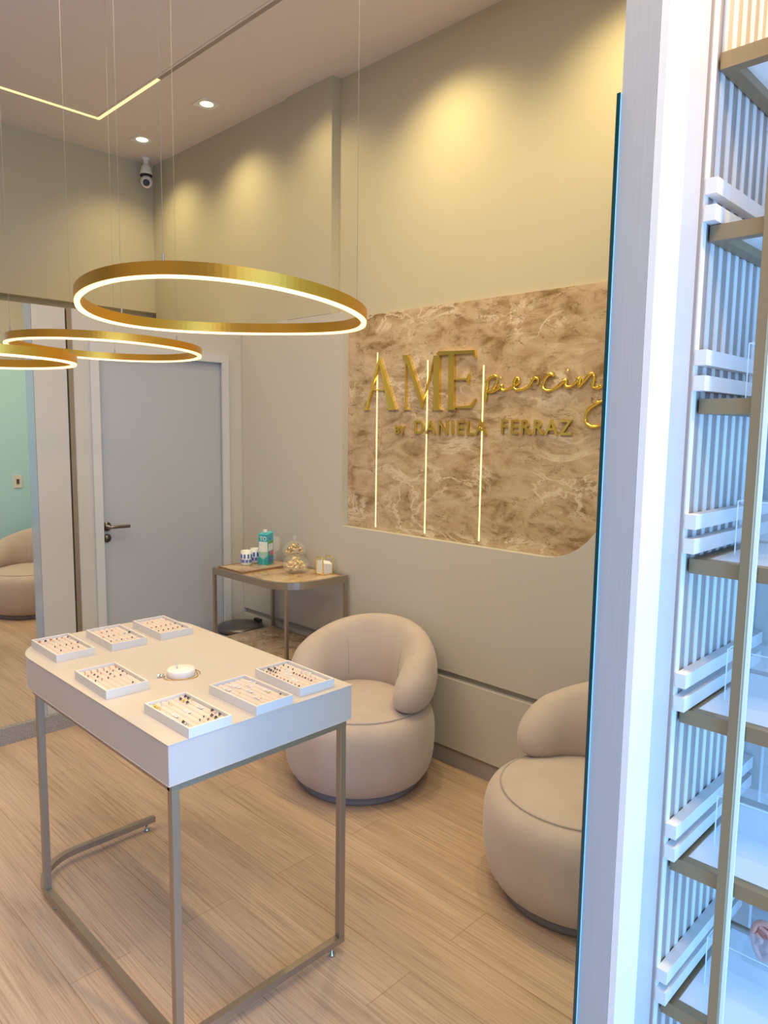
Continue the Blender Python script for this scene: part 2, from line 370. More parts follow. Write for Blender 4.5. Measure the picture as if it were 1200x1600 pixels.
# trims left of the door: bronze profile, lacquered panel, mirror on its stone plinth
struct(link('trim_4', bx(1.576, 1.601, BY-0.004, BY+0.028, 0.0, 2.249), 'tube'))
struct(link('trim_5', bx(1.402, 1.570, BY+0.004, BY+0.028, 0.0925, 2.249), 'lacquer', bevel=0.001))
struct(link('baseboard_back', bx(-1.7, 1.575, BY-0.015, BY+0.028, 0, 0.0915), 'granite'))
mr = tag(empty('wall_mirror', (0.5, BY, 0.0925)), 'tall frameless wall mirror on the grey stone plinth, reflecting the armchairs', 'mirror')
o = link('mirror_glass', bx(-1.18, 0.862, 0.001, 0.028, 0, 2.155), 'mirror', mr)
o = link('bevelled_edge', bx(0.8622, 0.900, 0.003, 0.028, 0, 2.155), 'mirror_edge', mr); o['label'] = 'pale blue bevelled edge strip of the mirror'

# partition between room and display window
PX0, PY0, PY1 = 1.15, 0.5345, 0.609
struct(link('wall_partition', bx(1.15, 2.719, 0.541, 0.600, 0, CZ), 'post', bevel=0.0008, seg=1))
struct(link('trim_6', bx(1.15, 1.236, 0.528, 0.5405, 0, CZ), 'white_cream'))
struct(link('trim_7', bx(1.2425, 1.303, 0.532, 0.5405, 0, CZ), 'panel_pink'))
struct(link('trim_8', bx(1.3035, 1.3205, 0.533, 0.5405, 0, CZ), 'panel_pink'))
struct(link('trim_0', bx(1.2362, 1.2422, 0.5385, 0.5408, 0, CZ), 'black'))  # black strip painting in the shade of the gap between the trims
# slatted lining of the display window
bm = bmesh.new(); box(bm, 1.321, 1.76, 0.5282, 0.5405, 0.0, CZ)
struct(link('wall_display_window', bm, 'slat_back'))
bm = bmesh.new(); x = 1.3232
while x < 1.755:
    box(bm, x, x+0.0165, 0.5255, 0.5280, 0.0, CZ); x += 0.0416
struct(link('trim_9', bm, 'slat'))
k_ = 10
for zt in (2.088, 1.796, 1.501, 1.201, 0.902, 0.600, 0.302):
    for dz in (0.0, 0.045):   # a pair of rails above every shelf
        struct(link('trim_%d' % k_, bx(1.322, 1.756, 0.505, 0.5253, zt-dz-0.027, zt-dz), 'slat', bevel=0.001, seg=1)); k_ += 1
struct(link('wall_display_side', bx(1.785, 1.84, -1.0, 0.5345, 0.66, CZ), 'slat'))
struct(link('trim_%d' % k_, bx(1.762, 1.784, 0.49, 0.5345, 0.0, CZ), 'slat')); k_ += 1
struct(link('trim_%d' % k_, bx(1.785, 1.84, -1.0, 0.5345, 0.0, 0.659), 'ribbed')); k_ += 1

# glass pane fixed to the back of the partition: dark green edge
g = tag(empty('glass_panel', (1.145, 0.6035, 0)), 'frameless glass pane with dark green edge along the greige partition', 'glass panel')
link('glass_edge', bx(0, 0.002, -0.003, 0.003, 0.0, 2.195), 'teal', g)
o = link('pane', bx(0.0021, 1.512, -0.003, 0.003, 0.0, 2.195), 'lacq_glass', g); o['label'] = 'pale blue lacquered face of the pane'

# light switch seen in the mirror
sw = tag(empty('light_switch', (2.40, 0.6068, 1.11)), 'small white light switch seen in the mirror above the reflected armchair', 'light switch')
link('switch_plate', bx(-0.037, 0.037, 0, 0.008, -0.058, 0.058), 'white', sw, bevel=0.002)
link('rocker', bx(-0.012, 0.012, 0.0081, 0.013, -0.022, 0.022), 'dark_steel', sw)

# ================================================================== CEILING FITTINGS
def downlight(x, y, label):
    e = tag(empty('recessed_downlight', (x, y, CZ)), label, 'ceiling light', 'square recessed downlights')
    s, h = 0.062, 0.005
    bm = bmesh.new()
    for b in ((-s, s, -s, -s+0.010), (-s, s, s-0.010, s), (-s, -s+0.010, -s+0.010, s-0.010), (s-0.010, s, -s+0.010, s-0.010)): box(bm, *b, -h, -0.0004)
    link('trim_frame', bm, 'white', e)
    link('reflector', bx(-s+0.0102, s-0.0102, -s+0.0102, s-0.0102, -0.0018, -0.0006), 'white_cream', e)
    bm = bmesh.new(); lathe(bm, [(0, -0.008), (0.022, -0.007), (0.036, -0.0035), (0.038, -0.002), (0, -0.002)], 32)
    link('bulb', bm, 'lamp', e, smooth=True)
downlight(2.395, 3.82, 'square white recessed ceiling spotlight, nearer one, farther from the security camera')
downlight(2.390, 4.585, 'square white recessed ceiling spotlight beside the security camera, farther and lower in view')
sl = tag(empty('linear_ceiling_light', (2.055, 4.48, CZ)), 'long L-shaped thin linear ceiling light glowing warm at its far corner', 'ceiling light')
link('light_strip', bx(-3.0, 0.010, -0.010, 0.010, -0.003, -0.0004, more=((-0.010, 0.010, -0.74, -0.010, -0.003, -0.0004),)), 'line_glow', sl)
link('aluminium_profile', bx(-0.011, 0.011, -4.0, -0.7405, -0.004, -0.0004), 'slat_back', sl)
link('flange', bx(-0.0225, -0.0112, -4.0, -0.0225, -0.003, -0.0004), 'ceiling', sl)

# security camera
e = tag(empty('security_camera', (2.565, 4.874, CZ)), 'white dome security camera hanging from the ceiling in the far corner', 'security camera')
bm = bmesh.new(); lathe(bm, [(0, -0.0005), (0.034, -0.0005), (0.034, -0.01), (0.018, -0.016), (0.018, -0.045), (0, -0.045)], 28); link('mount', bm, 'white', e, smooth=True)
bm = bmesh.new(); lathe(bm, [(0, -0.0452), (0.022, -0.046), (0.032, -0.065), (0.040, -0.095), (0.043, -0.112), (0, -0.112)], 28); link('housing', bm, 'white', e, smooth=True)
bm = bmesh.new(); lathe(bm, [(0, -0.1122), (0.042, -0.1125), (0.042, -0.120), (0, -0.1205)], 28); link('joint_ring', bm, 'black', e)
bm = bmesh.new(); sphere(bm, (0, 0, -0.157), 0.040, 24, 16, (1, 1, 1.05)); link('ball_head', bm, 'white', e, smooth=True)
dv = Vector((-0.45, -0.84, -0.28)).normalized(); q = dv.to_track_quat('Z', 'Y').to_matrix().to_4x4()
bm = bmesh.new(); lathe(bm, [(0, 0.034), (0.023, 0.034), (0.022, 0.041), (0.012, 0.043), (0, 0.0425)], 24)
bmesh.ops.transform(bm, matrix=Matrix.Translation((0, 0, -0.163)) @ q, verts=bm.verts); link('lens', bm, 'black', e)
bm = bmesh.new()
for k in range(8):
    a = k*PI/4; bmesh.ops.create_uvsphere(bm, u_segments=6, v_segments=4, radius=0.0022, matrix=Matrix.Translation((0, 0, -0.163)) @ q @ Matrix.Translation((0.0165*math.cos(a), 0.0165*math.sin(a), 0.0425)))
link('infrared_light', bm, 'silver', e)

# pendant rings
def pendant(c, R_, label, cables, h=0.030, w=0.017, fz=lambda t: 0, fr=lambda t: 1, dz=0.006):
    e = tag(empty('ring_pendant_light', c), label, 'pendant light', 'gold ring pendant lights')
    n = 160
    def sweep(prof):
        bm = bmesh.new(); rings = []
        for i in range(n):
            t = 2*PI*i/n; R2 = R_*fr(t)
            rings.append([bm.verts.new(((R2+dr)*math.cos(t), (R2+dr)*math.sin(t), fz(t)+z)) for dr, z in prof])
        for i in range(n):
            a, b = rings[i], rings[(i+1) % n]
            for k in range(len(prof)): bm.faces.new((a[k], a[(k+1) % len(prof)], b[(k+1) % len(prof)], b[k]))
        return bm
    link('ring_body', sweep([(0, dz), (0, dz+h), (-w, dz+h), (-w, dz)]), 'brass', e)
    o = link('led_diffuser', sweep([(-0.0012, dz-0.0001), (-w+0.0012, dz-0.0001), (-w+0.0025, 0.0), (-0.0025, 0.0)]), 'led', e); o['label'] = 'glowing warm LED strip under the ring'
    for a in cables:
        t = math.radians(a); R2 = R_*fr(t)-w/2
        bm = bmesh.new(); x, y, z = R2*math.cos(t), R2*math.sin(t), fz(t)+dz+h
        tube(bm, [(x, y, z+0.012), (x, y, CZ-c[2]-0.001)], 0.0006, 6)
        tube(bm, [(x, y, z+0.0001), (x, y, z+0.016)], 0.0028, 8)
        link('suspension_cable', bm, 'cable', e)
q1 = (-.0162, -.0004, .0036, .0103, -.0404, .0097)
pendant((1.1514, 1.7620, 1.9544), 0.4, 'largest gold ring pendant light, nearest and hung over the desk', (217, 106, 331),
        fz=lambda t: q1[0]*math.cos(t)+q1[1]*math.sin(t)+q1[2]*math.cos(2*t)+q1[3]*math.sin(2*t), fr=lambda t: 1+q1[4]*math.cos(2*t)+q1[5]*math.sin(2*t))
pendant((1.247, 2.707, 1.923), 0.35, 'gold ring pendant light hung in front of the grey door, behind the large ring', (289, 60, 180), fz=lambda t: .009*-math.cos(t), h=.026)
pendant((0.715, 2.484, 1.836), 0.30, 'lowest gold ring pendant light, cut off by the left edge in front of the mirror', (350, 120, 238), h=.026)

# ================================================================== MARBLE NICHE AND SIGN
bm = bmesh.new()
ol = [(NL-0.001, NT), (NL-0.001, NB+0.001)]
for k in range(11):
    a = PI/2*k/10; ol.append((NR+0.001+rr_-rr_*math.sin(a), NB+0.001+rr_-rr_*math.cos(a)))
ol += [(NR+0.001, NT)]
prism(bm, ol, 2.703, 2.7195, 'x')
tag(link('marble_panel', bm, 'marble'), 'brown veined polished marble panel in the wall niche behind the gold lettering', 'marble panel')
KY = lambda y: y*1.00559
KZ = lambda z: 1.65+(z-1.65)*1.00559
# slim glowing strips that stand in for vertical light reflections in the marble
for y_, z0, z1, lb in ((2.698, 1.127, 2.039, 'thin vertical light reflection made as a glowing strip on the marble through the letter A, leftmost of three'),
                       (2.351, 1.131, 1.981, 'thin vertical light reflection made as a glowing strip on the marble through the letter M, middle of three'),
                       (2.014, 1.133, 1.940, 'thin vertical light reflection made as a glowing strip on the marble beside the word piercing, rightmost of three')):
    tag(link('reflection_strip', bx(2.7015, 2.7029, KY(y_)-0.0035, KY(y_)+0.0035, KZ(z0), KZ(z1)), 'line_glow'), lb, 'light line', 'vertical reflections made as glowing strips on the marble panel')
LX0, LX1 = 2.690, 2.7012
LET = dict(
 letter_a=[[(2.7743,1.7465),(2.7636,1.7464),(2.6717,1.9827),(2.6807,2.0058)],[(2.6825,2.0101),(2.6704,2.0076),(2.5513,1.7447),(2.6037,1.7451)],[(2.7282,1.8509),(2.6116,1.8477),(2.6098,1.8417),(2.7299,1.8448)],[(2.7922,1.7435),(2.7458,1.7435),(2.7593,1.7480),(2.7693,1.7556),(2.7763,1.7500)],[(2.6163,1.7430),(2.5410,1.7430),(2.5522,1.7500),(2.5700,1.7537),(2.6014,1.7520)]],
 letter_m=[[(2.4916,2.0078),(2.4845,2.0074),(2.4799,1.7441),(2.4871,1.7442)],[(2.5108,2.009),(2.4686,2.0065),(2.3666,1.783),(2.3788,1.749),(2.4887,1.9847)],[(2.3788,1.749),(2.3694,1.7745),(2.2971,1.9881),(2.3047,1.9969)],[(2.3048,1.9996),(2.268,1.9974),(2.265,1.7451),(2.3021,1.7455)],[(2.5008,1.7425),(2.4647,1.7422),(2.4728,1.7499),(2.4945,1.7501)],[(2.3154,1.7411),(2.2502,1.7405),(2.2637,1.7507),(2.3052,1.7511)],[(2.5188,2.0065),(2.5069,2.0133),(2.4711,2.0112),(2.4685,2.0036)]],
 letter_e=[[(2.2135,2.0078),(2.1794,2.0057),(2.174,1.7443),(2.2097,1.7446)],[(2.2918,2.0042),(2.2774,2.0173),(2.0589,2.0098),(2.061,1.9951),(2.2333,1.9991),(2.2622,1.9965)],[(2.077,2.0099),(2.0589,2.0098),(2.0536,1.9747),(2.0618,1.9784),(2.0717,1.9937)],[(2.1799,1.8854),(2.1033,1.8847),(2.089,1.9071),(2.0914,1.8554),(2.103,1.8761),(2.1797,1.8789)],[(2.2184,1.7475),(2.0714,1.7488),(2.0472,1.7912),(2.0538,1.7871),(2.0786,1.7607),(2.1757,1.7542)],[(2.2197,1.7403),(2.1611,1.7398),(2.1685,1.7498),(2.2142,1.7502)]])
e = tag(empty('sign_lettering', (2.7028, 2.44, 1.75)), 'large mirror gold serif letters AME fixed on the brown marble', 'sign')
for nm, polys in LET.items():
    bm = bmesh.new()
    for i, pl in enumerate(polys):
        prism(bm, [(KY(y)-2.44, KZ(z)-1.75) for y, z in pl], LX0-2.7028-0.0004*i, LX1-2.7028+0.0002*i, 'x')
    link(nm, bm, 'gold', e, bevel=0.0009, seg=1)
# handwritten word
P1 = [(1.9836,1.8781),(1.9886,1.8374),(1.9956,1.7771)]
P2 = [(1.9935,1.8638),(1.9695,1.8827),(1.9408,1.8889),(1.9319,1.8746),(1.9423,1.8465),(1.9608,1.8251),(1.9814,1.8189),(1.9542,1.8208),(1.9196,1.8354),(1.9056,1.8494),(1.9061,1.8309),(1.8957,1.8234),(1.8722,1.83),(1.8418,1.8408),(1.8192,1.8553),(1.8175,1.8718),(1.8298,1.8758),(1.8414,1.8611),(1.8416,1.8372),(1.8258,1.8236),(1.7986,1.8259),(1.7691,1.8361),(1.7522,1.8555),(1.7494,1.8728),(1.752,1.8505),(1.7411,1.87),(1.7248,1.8703),(1.7196,1.8593),(1.7254,1.8447)]
P3 = [(1.6439,1.875),(1.6585,1.8853),(1.6778,1.8749),(1.6921,1.851),(1.6941,1.8299),(1.6781,1.8186),(1.6526,1.8189),(1.6197,1.834),(1.5957,1.8525),(1.5852,1.8602),(1.588,1.8402),(1.5782,1.8294),(1.5541,1.8353),(1.531,1.8549),(1.5234,1.8617),(1.526,1.8278),(1.5018,1.8525),(1.4745,1.8785),(1.4604,1.8756),(1.4614,1.8548),(1.4655,1.834),(1.4587,1.8231),(1.4382,1.8215),(1.4240,1.830)]
P4 = [(1.4140,1.845),(1.4020,1.868),(1.3880,1.872),(1.3960,1.850),(1.4080,1.832),(1.3960,1.822),(1.3840,1.845),(1.3790,1.865),(1.3800,1.80),(1.3830,1.75),(1.3900,1.715),(1.4057,1.6866),(1.4300,1.671),(1.4559,1.6676),(1.4838,1.6816),(1.4905,1.71),(1.4751,1.7382),(1.4401,1.7612),(1.4050,1.774),(1.3830,1.782)]
e = tag(empty('sign_lettering', (2.7028, 1.70, 1.83)), 'handwritten gold script word piercing beside the large letters', 'sign')
def stroke(name, pts, r0=0.0048):
    bm = bmesh.new(); sp = spline([(LX0+0.004-2.7028, KY(y)-1.70, KZ(z)-1.83) for y, z in pts], 5)
    tube(bm, sp, r0, 8, rr=[r0*(0.75+0.45*abs(math.sin(i*0.21))) for i in range(len(sp))])
    for v in bm.verts: v.co.x = min(v.co.x, -0.0002)
    link(name, bm, 'gold', e, smooth=True)
stroke('letter_p', P1, 0.0064); stroke('letters_pier', P2, 0.0060); stroke('letters_cin', P3, 0.0068); stroke('letter_g', P4, 0.0066)
stroke('dot', [(1.5777, 1.902), (1.5775, 1.894)], 0.005)
stroke('dot', [(1.9114, 1.884), (1.9106, 1.877)], 0.0045)
e = tag(empty('sign_lettering', (2.7028, 1.99, 1.63)), 'row of small gold capitals BY DANIELA FERRAZ under the large letters', 'sign')
def wm(y, z): return Matrix(((0, 0, -1, 2.697-2.7028), (-1, 0, 0, KY(y)-1.99), (0, 1, 0, KZ(z)-1.63), (0, 0, 0, 1)))
text_mesh('word_by', 'BY', 0.058, 'gold', wm(2.5580, 1.6235), e, 0.004, 0.072, 0.0006)
text_mesh('word_daniela', 'DANIELA', 0.094, 'gold', wm(2.4246, 1.6255), e, 0.004, 0.444, 0.0012, 1.25)
text_mesh('word_ferraz', 'FERRAZ', 0.090, 'gold', wm(1.9022, 1.6330), e, 0.004, 0.356, 0.0012, 1.2)

# ================================================================== DESK
DX0, DX1, DY0, DY1, DZ0, DZ1 = 0.838, 1.45, 1.55, 2.665, 0.765, 0.873
def rrect(x0, x1, y0, y1, r_bl=0.0, r_br=0.0, r_fl=0.002, r_fr=0.002, k=12):
    """outline, back = +y"""
    out = []
    for cx, cy, r, a0 in ((x0+r_fl, y0+r_fl, r_fl, PI), (x1-r_fr, y0+r_fr, r_fr, 1.5*PI), (x1-r_br, y1-r_br, r_br, 0), (x0+r_bl, y1-r_bl, r_bl, PI/2)):
        for i in range(k+1):
            a = a0+PI/2*i/k; out.append((cx+r*math.cos(a), cy+r*math.sin(a)))
    return out
ex = tag(empty('display_desk', (DX0, DY0, 0)), 'greige jewellery desk with rounded rear corner on champagne metal legs', 'desk')
def dk(name, bm, m, **k):
    bmesh.ops.translate(bm, vec=(-DX0, -DY0, 0), verts=bm.verts); return link(name, bm, m, ex, **k)
bm = bmesh.new(); prism(bm, rrect(DX0, DX1, DY0, DY1, 0.20, 0.20), DZ0, DZ1); dk('tabletop', bm, 'desk', bevel=0.0015, seg=2)
tw = 0.022; L0, L1, F0 = DX0+0.012, DX1-0.012, DY0+0.010
arc = []
for k in range(9):
    a = PI - PI/2*k/8; arc.append((L0+tw/2+0.17+0.17*math.cos(a), DY1-0.035-0.17+0.17*math.sin(a)))
zt_ = DZ0-tw/2-0.0005
bm = bmesh.new()
path = [(L0+tw/2, F0+tw/2)] + arc + [(L1-0.2, DY1-0.035)]
for k in range(9):
    a = PI/2 - PI/2*k/8; path.append((L1-tw/2-0.17+0.17*math.cos(a), DY1-0.035-0.17+0.17*math.sin(a)))
path += [(L1-tw/2, F0+tw/2)]
sqtube(bm, [(x, y, zt_) for x, y in path], tw, tw)
box(bm, L0, L1, F0, F0+tw, zt_-tw/2, zt_+tw/2)
dk('top_rail', bm, 'tube')
zb = 0.040
bm = bmesh.new(); path = [(L0+tw/2, F0+tw)] + arc + [(L1-0.085, DY1-0.035)]
sqtube(bm, [(x, y, zb) for x, y in path], tw, tw); box(bm, L0, L1, F0, F0+tw, zb-tw/2, zb+tw/2)
dk('bottom_rail', bm, 'tube')
for (x, y) in ((L0+tw/2, F0+tw/2), (L1-tw/2, F0+tw/2), (L0+tw/2, 2.455), (L1-tw/2-0.01, DY1-0.075)):
    dk('leg', bx(x-tw/2, x+tw/2, y-tw/2, y+tw/2, zb+tw/2, zt_-tw/2), 'tube', bevel=0.001, seg=1)
for (x, y) in ((L0+0.03, F0+0.035), (L1-0.045, F0+tw/2), (L0+0.016, 2.40), (L0+0.055, 2.60), (L1-0.12, DY1-0.035)):
    bm = bmesh.new(); lathe(bm, [(0, 0), (0.011, 0), (0.012, 0.006), (0.005, 0.010), (0.005, 0.0288), (0, 0.0288)], 16, (x, y, 0)); dk('levelling_foot', bm, 'steel', smooth=True)

# ------------------------------------------------------------------ jewellery trays
def make_tray(w, l):
    e = empty('jewellery_tray')
    t, h = 0.0055, 0.026
    bm = bx(-w/2, w/2, -l/2, l/2, 0, 0.004, more=((-w/2, -w/2+t, -l/2, l/2, 0.004, h), (w/2-t, w/2, -l/2, l/2, 0.004, h), (-w/2+t, w/2-t, -l/2, -l/2+t, 0.004, h), (-w/2+t, w/2-t, l/2-t, l/2, 0.004, h)))
    link('tray_box', bm, 'tray', e)
    n = 6; rw = (w-2*t-0.001)/n
    bm = bmesh.new()
    for i in range(n):
        cx = -w/2+t+0.0005+rw*(i+0.5); prof = []
        for k in range(9):
            a = PI*k/8; prof.append((cx+rw*0.49*math.cos(a), 0.0145+0.0045*math.sin(a)))
        prof += [(cx-rw*0.49, 0.0042), (cx+rw*0.49, 0.0042)]
        prism(bm, prof, -l/2+t+0.001, l/2-t-0.001, 'y')
    link('velvet_rolls', bm, 'velvet', e)
    return e
TW, TL = 0.127, 0.232
trays = [  # x, y, label
 (0.951, 2.473, 'white jewellery tray at the rounded far left end of the desk'),
 (1.138, 2.466, 'white jewellery tray in the middle of the far row, between two others'),
 (1.322, 2.470, 'white jewellery tray at the far end of the desk nearest the grey door'),
 (0.927, 2.052, 'white jewellery tray alone at the middle left edge of the desk'),
 (0.957, 1.664, 'white jewellery tray nearest the front left corner of the desk'),
 (1.162, 1.668, 'white jewellery tray with price tags, middle of the near row'),
 (1.338, 1.690, 'white jewellery tray with dense rows, near row on the armchair side')]
proto = None; tray_obj = []
for i, (x, y, lb) in enumerate(trays):
    if proto is None: proto = make_tray(TW, TL); t_ = proto
    else: t_ = copy_tree(proto)
    t_.location = (x, y, DZ1+0.0004); t_.rotation_euler = (0, 0, (-0.02, -0.04, -0.03, -0.03, 0.0, 0.01, -0.03)[i])
    tag(t_, lb, 'jewellery tray', 'white jewellery trays on the desk'); tray_obj.append(t_)
# tiny jewels: prototype meshes
def jewel_hoop(m):
    bm = bmesh.new(); tube(bm, [(0.0035*math.cos(a*PI/6), 0, 0.0045+0.0035*math.sin(a*PI/6)) for a in range(12)], 0.0009, 6, closed=True)
    sphere(bm, (0, 0, 0.0085), 0.0014, 6, 4); return link('hoop_earring', bm, m, smooth=True)
def jewel_stud(m):
    bm = bmesh.new(); sphere(bm, (0, 0, 0.0040), 0.0024, 8, 6); tube(bm, [(0, 0, 0), (0, 0, 0.003)], 0.0007, 6); sphere(bm, (0, 0.004, 0.0018), 0.0014, 6, 4)
    tube(bm, [(0, 0, 0.0025), (0, 0.004, 0.0018)], 0.0007, 5)
    return link('stud_earring', bm, m, smooth=True)
def jewel_cluster(m):
    bm = bmesh.new()
    for k in range(6): sphere(bm, (0.003*math.cos(k), 0.003*math.sin(k*1.7), 0.0035+0.002*(k % 2)), 0.0022, 6, 5)
    return link('ear_cuff', bm, m, smooth=True)
proto_j = {(k, m): f(m) for k, f in (('h', jewel_hoop), ('s', jewel_stud), ('c', jewel_cluster)) for m in ('gold', 'silver', 'gem', 'rose')}
used_j = set()
JN = {'h': 'hoop', 's': 'stud', 'c': 'ear cuff'}; JM = {'gold': 'gold', 'silver': 'silver', 'gem': 'dark stone', 'rose': 'rose gold'}
where = ['in the tray at the rounded far left corner', 'in the far row middle tray', 'in the far tray nearest the door', 'in the lone middle left tray',
         'in the tray nearest the front corner', 'in the near row middle tray', 'in the dense near tray by the armchair']
roll_w = (TW-0.012)/6
def jewel(ti, kind, m, col, v):
    key = (kind, m); p = proto_j[key]
    o = p if key not in used_j else p.copy()
    if key in used_j: COL.objects.link(o)
    used_j.add(key)
    T = tray_obj[ti]; a = T.rotation_euler.z
    lx = -TW/2+0.006+roll_w*(col+0.5); ly = TL/2-0.012-v*(TL-0.024)
    o.location = (T.location.x+lx*math.cos(a)-ly*math.sin(a), T.location.y+lx*math.sin(a)+ly*math.cos(a), T.location.z+0.0192)
    o.rotation_euler = (0, 0, a+random.uniform(-0.5, 0.5)+(PI/2 if kind == 'h' else 0))
    tag(o, 'tiny %s %s %s' % (JM[m], JN[kind], where[ti]), 'earring', 'tiny %s %ss %s' % (JM[m], JN[kind], where[ti]))
J = []
for c in range(6):      # (tray, kind, material, roll, distance from the far end 0..1)
    J += [(0, 'c' if c < 3 else 's', 'gem' if c % 2 else 'rose', c, 0.10+0.02*(c % 2)), (0, 'h', 'silver', c, 0.22)] if c < 6 else []
    if c > 0: J.append((0, 's', 'gem' if c % 2 else 'rose', c, 0.52+0.02*(c % 2)))
    if c in (1, 3, 4): J.append((0, 's', 'gem', c, 0.80))
    if c in (1, 2, 3): J.append((1, 's', 'rose' if c != 2 else 'gem', c, 0.22))
    J.append((1, 'c' if c > 3 else 's', ('rose', 'gem', 'rose', 'gold', 'silver', 'gem')[c], c, 0.52))
    J.append((1, 's', 'silver' if c % 2 else 'gem', c, 0.84))
    if c in (1, 2, 5): J.append((2, 's', 'rose', c, 0.20))
    J.append((2, 's', 'gem' if c % 2 else 'rose', c, 0.55)); J.append((2, 's', 'gem', c, 0.82))
    J += [(3, 'h', 'rose', c, 0.14), (3, 's', 'gem' if c % 2 else 'rose', c, 0.26), (3, 's', 'rose' if c % 2 else 'gem', c, 0.52)]
    if c in (4,): J.append((3, 's', 'gem', c, 0.92))
    if c % 2: J.append((3, 's', 'gem', c, 0.38))
J += [(4, 'c', 'gold', 0, 0.10), (4, 'c', 'gold', 0, 0.15), (4, 'h', 'gold', 0, 0.22), (4, 'c', 'gem', 0, 0.80), (4, 'c', 'silver', 0, 0.86), (4, 'h', 'gem' if 0 else 'silver', 0, 0.91),
      (4, 'h', 'silver', 1, 0.10), (4, 'h', 'silver', 2, 0.12), (4, 'h', 'gold', 2, 0.18), (4, 's', 'gem', 2, 0.88), (4, 's', 'gem', 3, 0.82), (4, 'c', 'gem', 4, 0.10), (4, 'c', 'gold', 4, 0.18), (4, 'c', 'gem', 4, 0.27),
      (4, 'c', 'gem', 5, 0.06), (4, 'c', 'gem', 5, 0.14), (4, 'h', 'gold', 5, 0.22), (4, 'c', 'gem', 5, 0.72), (4, 'c', 'gem', 4, 0.86), (4, 'c', 'silver', 5, 0.80), (4, 's', 'gem', 3, 0.93), (4, 'c', 'gem', 5, 0.90), (4, 'c', 'gem', 4, 0.95),
      (5, 's', 'gold', 1, 0.45), (5, 's', 'gold', 4, 0.72), (5, 's', 'gem', 5, 0.88), (5, 's', 'gold', 2, 0.80)]
for k in range(11): J.append((6, 's', ('rose', 'gem', 'rose')[k % 3], 0, 0.05+k*0.088))
for k in range(7): J.append((6, 's', ('gem', 'rose')[k % 2], 3, 0.44+k*0.07))
for k in range(7): J.append((6, 'c' if k < 3 else 's', 'gem', 2 if k % 2 else 1, 0.06+k*0.03))
for k in range(5): J.append((6, 's', 'silver' if k % 2 else 'gem', 3 if k % 2 else 4, 0.05+k*0.06))
for k in range(4): J.append((6, 'h', 'gem' if 0 else 'silver', 4, 0.50+k*0.11))
for j in J: jewel(*j)
for key, p in proto_j.items():
    if key not in used_j: bpy.data.objects.remove(p)
# price tags with pen marks
def make_pricetag():
    e = empty('price_tag')
    link('card', bx(-0.0055, 0.0055, -0.013, 0.013, 0, 0.0006), 'tag', e)
    bm = bmesh.new()
    for r_ in (0.0022, -0.0022):
        tube(bm, [(r_+0.0010*math.sin(k*2.1), -0.009+k*0.0018, 0.0008) for k in range(11)], 0.00045, 5)
    link('pen_writing', bm, 'ink', e); return e
pt = None
for ti, col, v, lb in ((4, 0.6, 0.52, 'left'), (4, 2.5, 0.50, 'middle'), (4, 4.6, 0.48, 'right'),
                       (5, 0.6, 0.20, 'a'), (5, 2.0, 0.13, 'b'), (5, 2.2, 0.22, 'b'), (5, 2.6, 0.46, 'c'), (5, 1.9, 0.75, 'c'), (5, 4.0, 0.28, 'd'), (5, 4.6, 0.62, 'd'), (5, 5.2, 0.20, 'd'),
                       (6, 2.2, 0.40, 'e'), (6, 5.1, 0.52, 'e'), (6, 1.2, 0.68, 'e'), (6, 3.1, 0.28, 'e')):
    if pt is None: pt = make_pricetag(); o = pt
    else: o = copy_tree(pt)
    T = tray_obj[ti]; a = T.rotation_euler.z; lx = -TW/2+0.006+roll_w*(col+0.5); ly = TL/2-0.014-v*(TL-0.028)
    o.location = (T.location.x+lx*math.cos(a)-ly*math.sin(a), T.location.y+lx*math.sin(a)+ly*math.cos(a), T.location.z+0.0196+(0.0012 if lb == 'b' and v > 0.2 else 0)); o.rotation_euler = (0, 0, a+random.uniform(-0.1, 0.1))
    tag(o, 'small white handwritten price tag ' + where[ti], 'price tag', 'price tags ' + where[ti])

# round display block with ring and chain
DCX, DCY = 1.118, 1.977
bm = bmesh.new(); lathe(bm, [(0, 0), (0.041, 0), (0.043, 0.002), (0.043, 0.019), (0.0405, 0.0225), (0, 0.0232)], 48)
o = tag(link('display_block', bm, 'plaster', smooth=True), 'round white plaster display block in the middle of the desk', 'display stand'); o.location = (DCX, DCY, DZ1+0.0004)
e = tag(empty('silver_ring', (DCX-0.010, DCY+0.006, DZ1+0.0240)), 'silver ring standing upright on the round white block', 'ring')
bm = bmesh.new(); tube(bm, [(0.0045*math.cos(a*PI/10)-0.0045*0, 0.0035*math.cos(a*PI/10), 0.0085+0.0085*math.sin(a*PI/10)) for a in range(20)], 0.0014, 8, closed=True); link('band', bm, 'silver', e, smooth=True)
bm = bmesh.new()
for k in range(7): sphere(bm, (0.003*math.cos(k*0.9), 0.003*math.sin(k*0.9), 0.0165+0.0017*(k % 3)), 0.0022, 8, 6)
link('stone', bm, 'silver', e, smooth=True)
e = tag(empty('chain_necklace', (DCX, DCY, DZ1+0.0018)), 'fine gold and silver chain curled around the round white block', 'necklace')
bm = bmesh.new(); pts = []
for k in range(40):
    a = math.radians(150+k*6.6); r_ = 0.049+0.006*math.sin(k*0.35)
    if k > 26: r_ += (k-26)*0.0016
    pts.append((r_*math.cos(a), r_*math.sin(a), 0.0))
tube(bm, pts, 0.0011, 6); link('chain', bm, 'brass', e, smooth=True)
bm = bmesh.new(); pts = [(0.060*math.cos(math.radians(a)), 0.052*math.sin(math.radians(a)), 0.0) for a in range(-40, 60, 8)]
tube(bm, pts, 0.0011, 6); link('loose_end', bm, 'rose', e, smooth=True)
bm = bmesh.new()
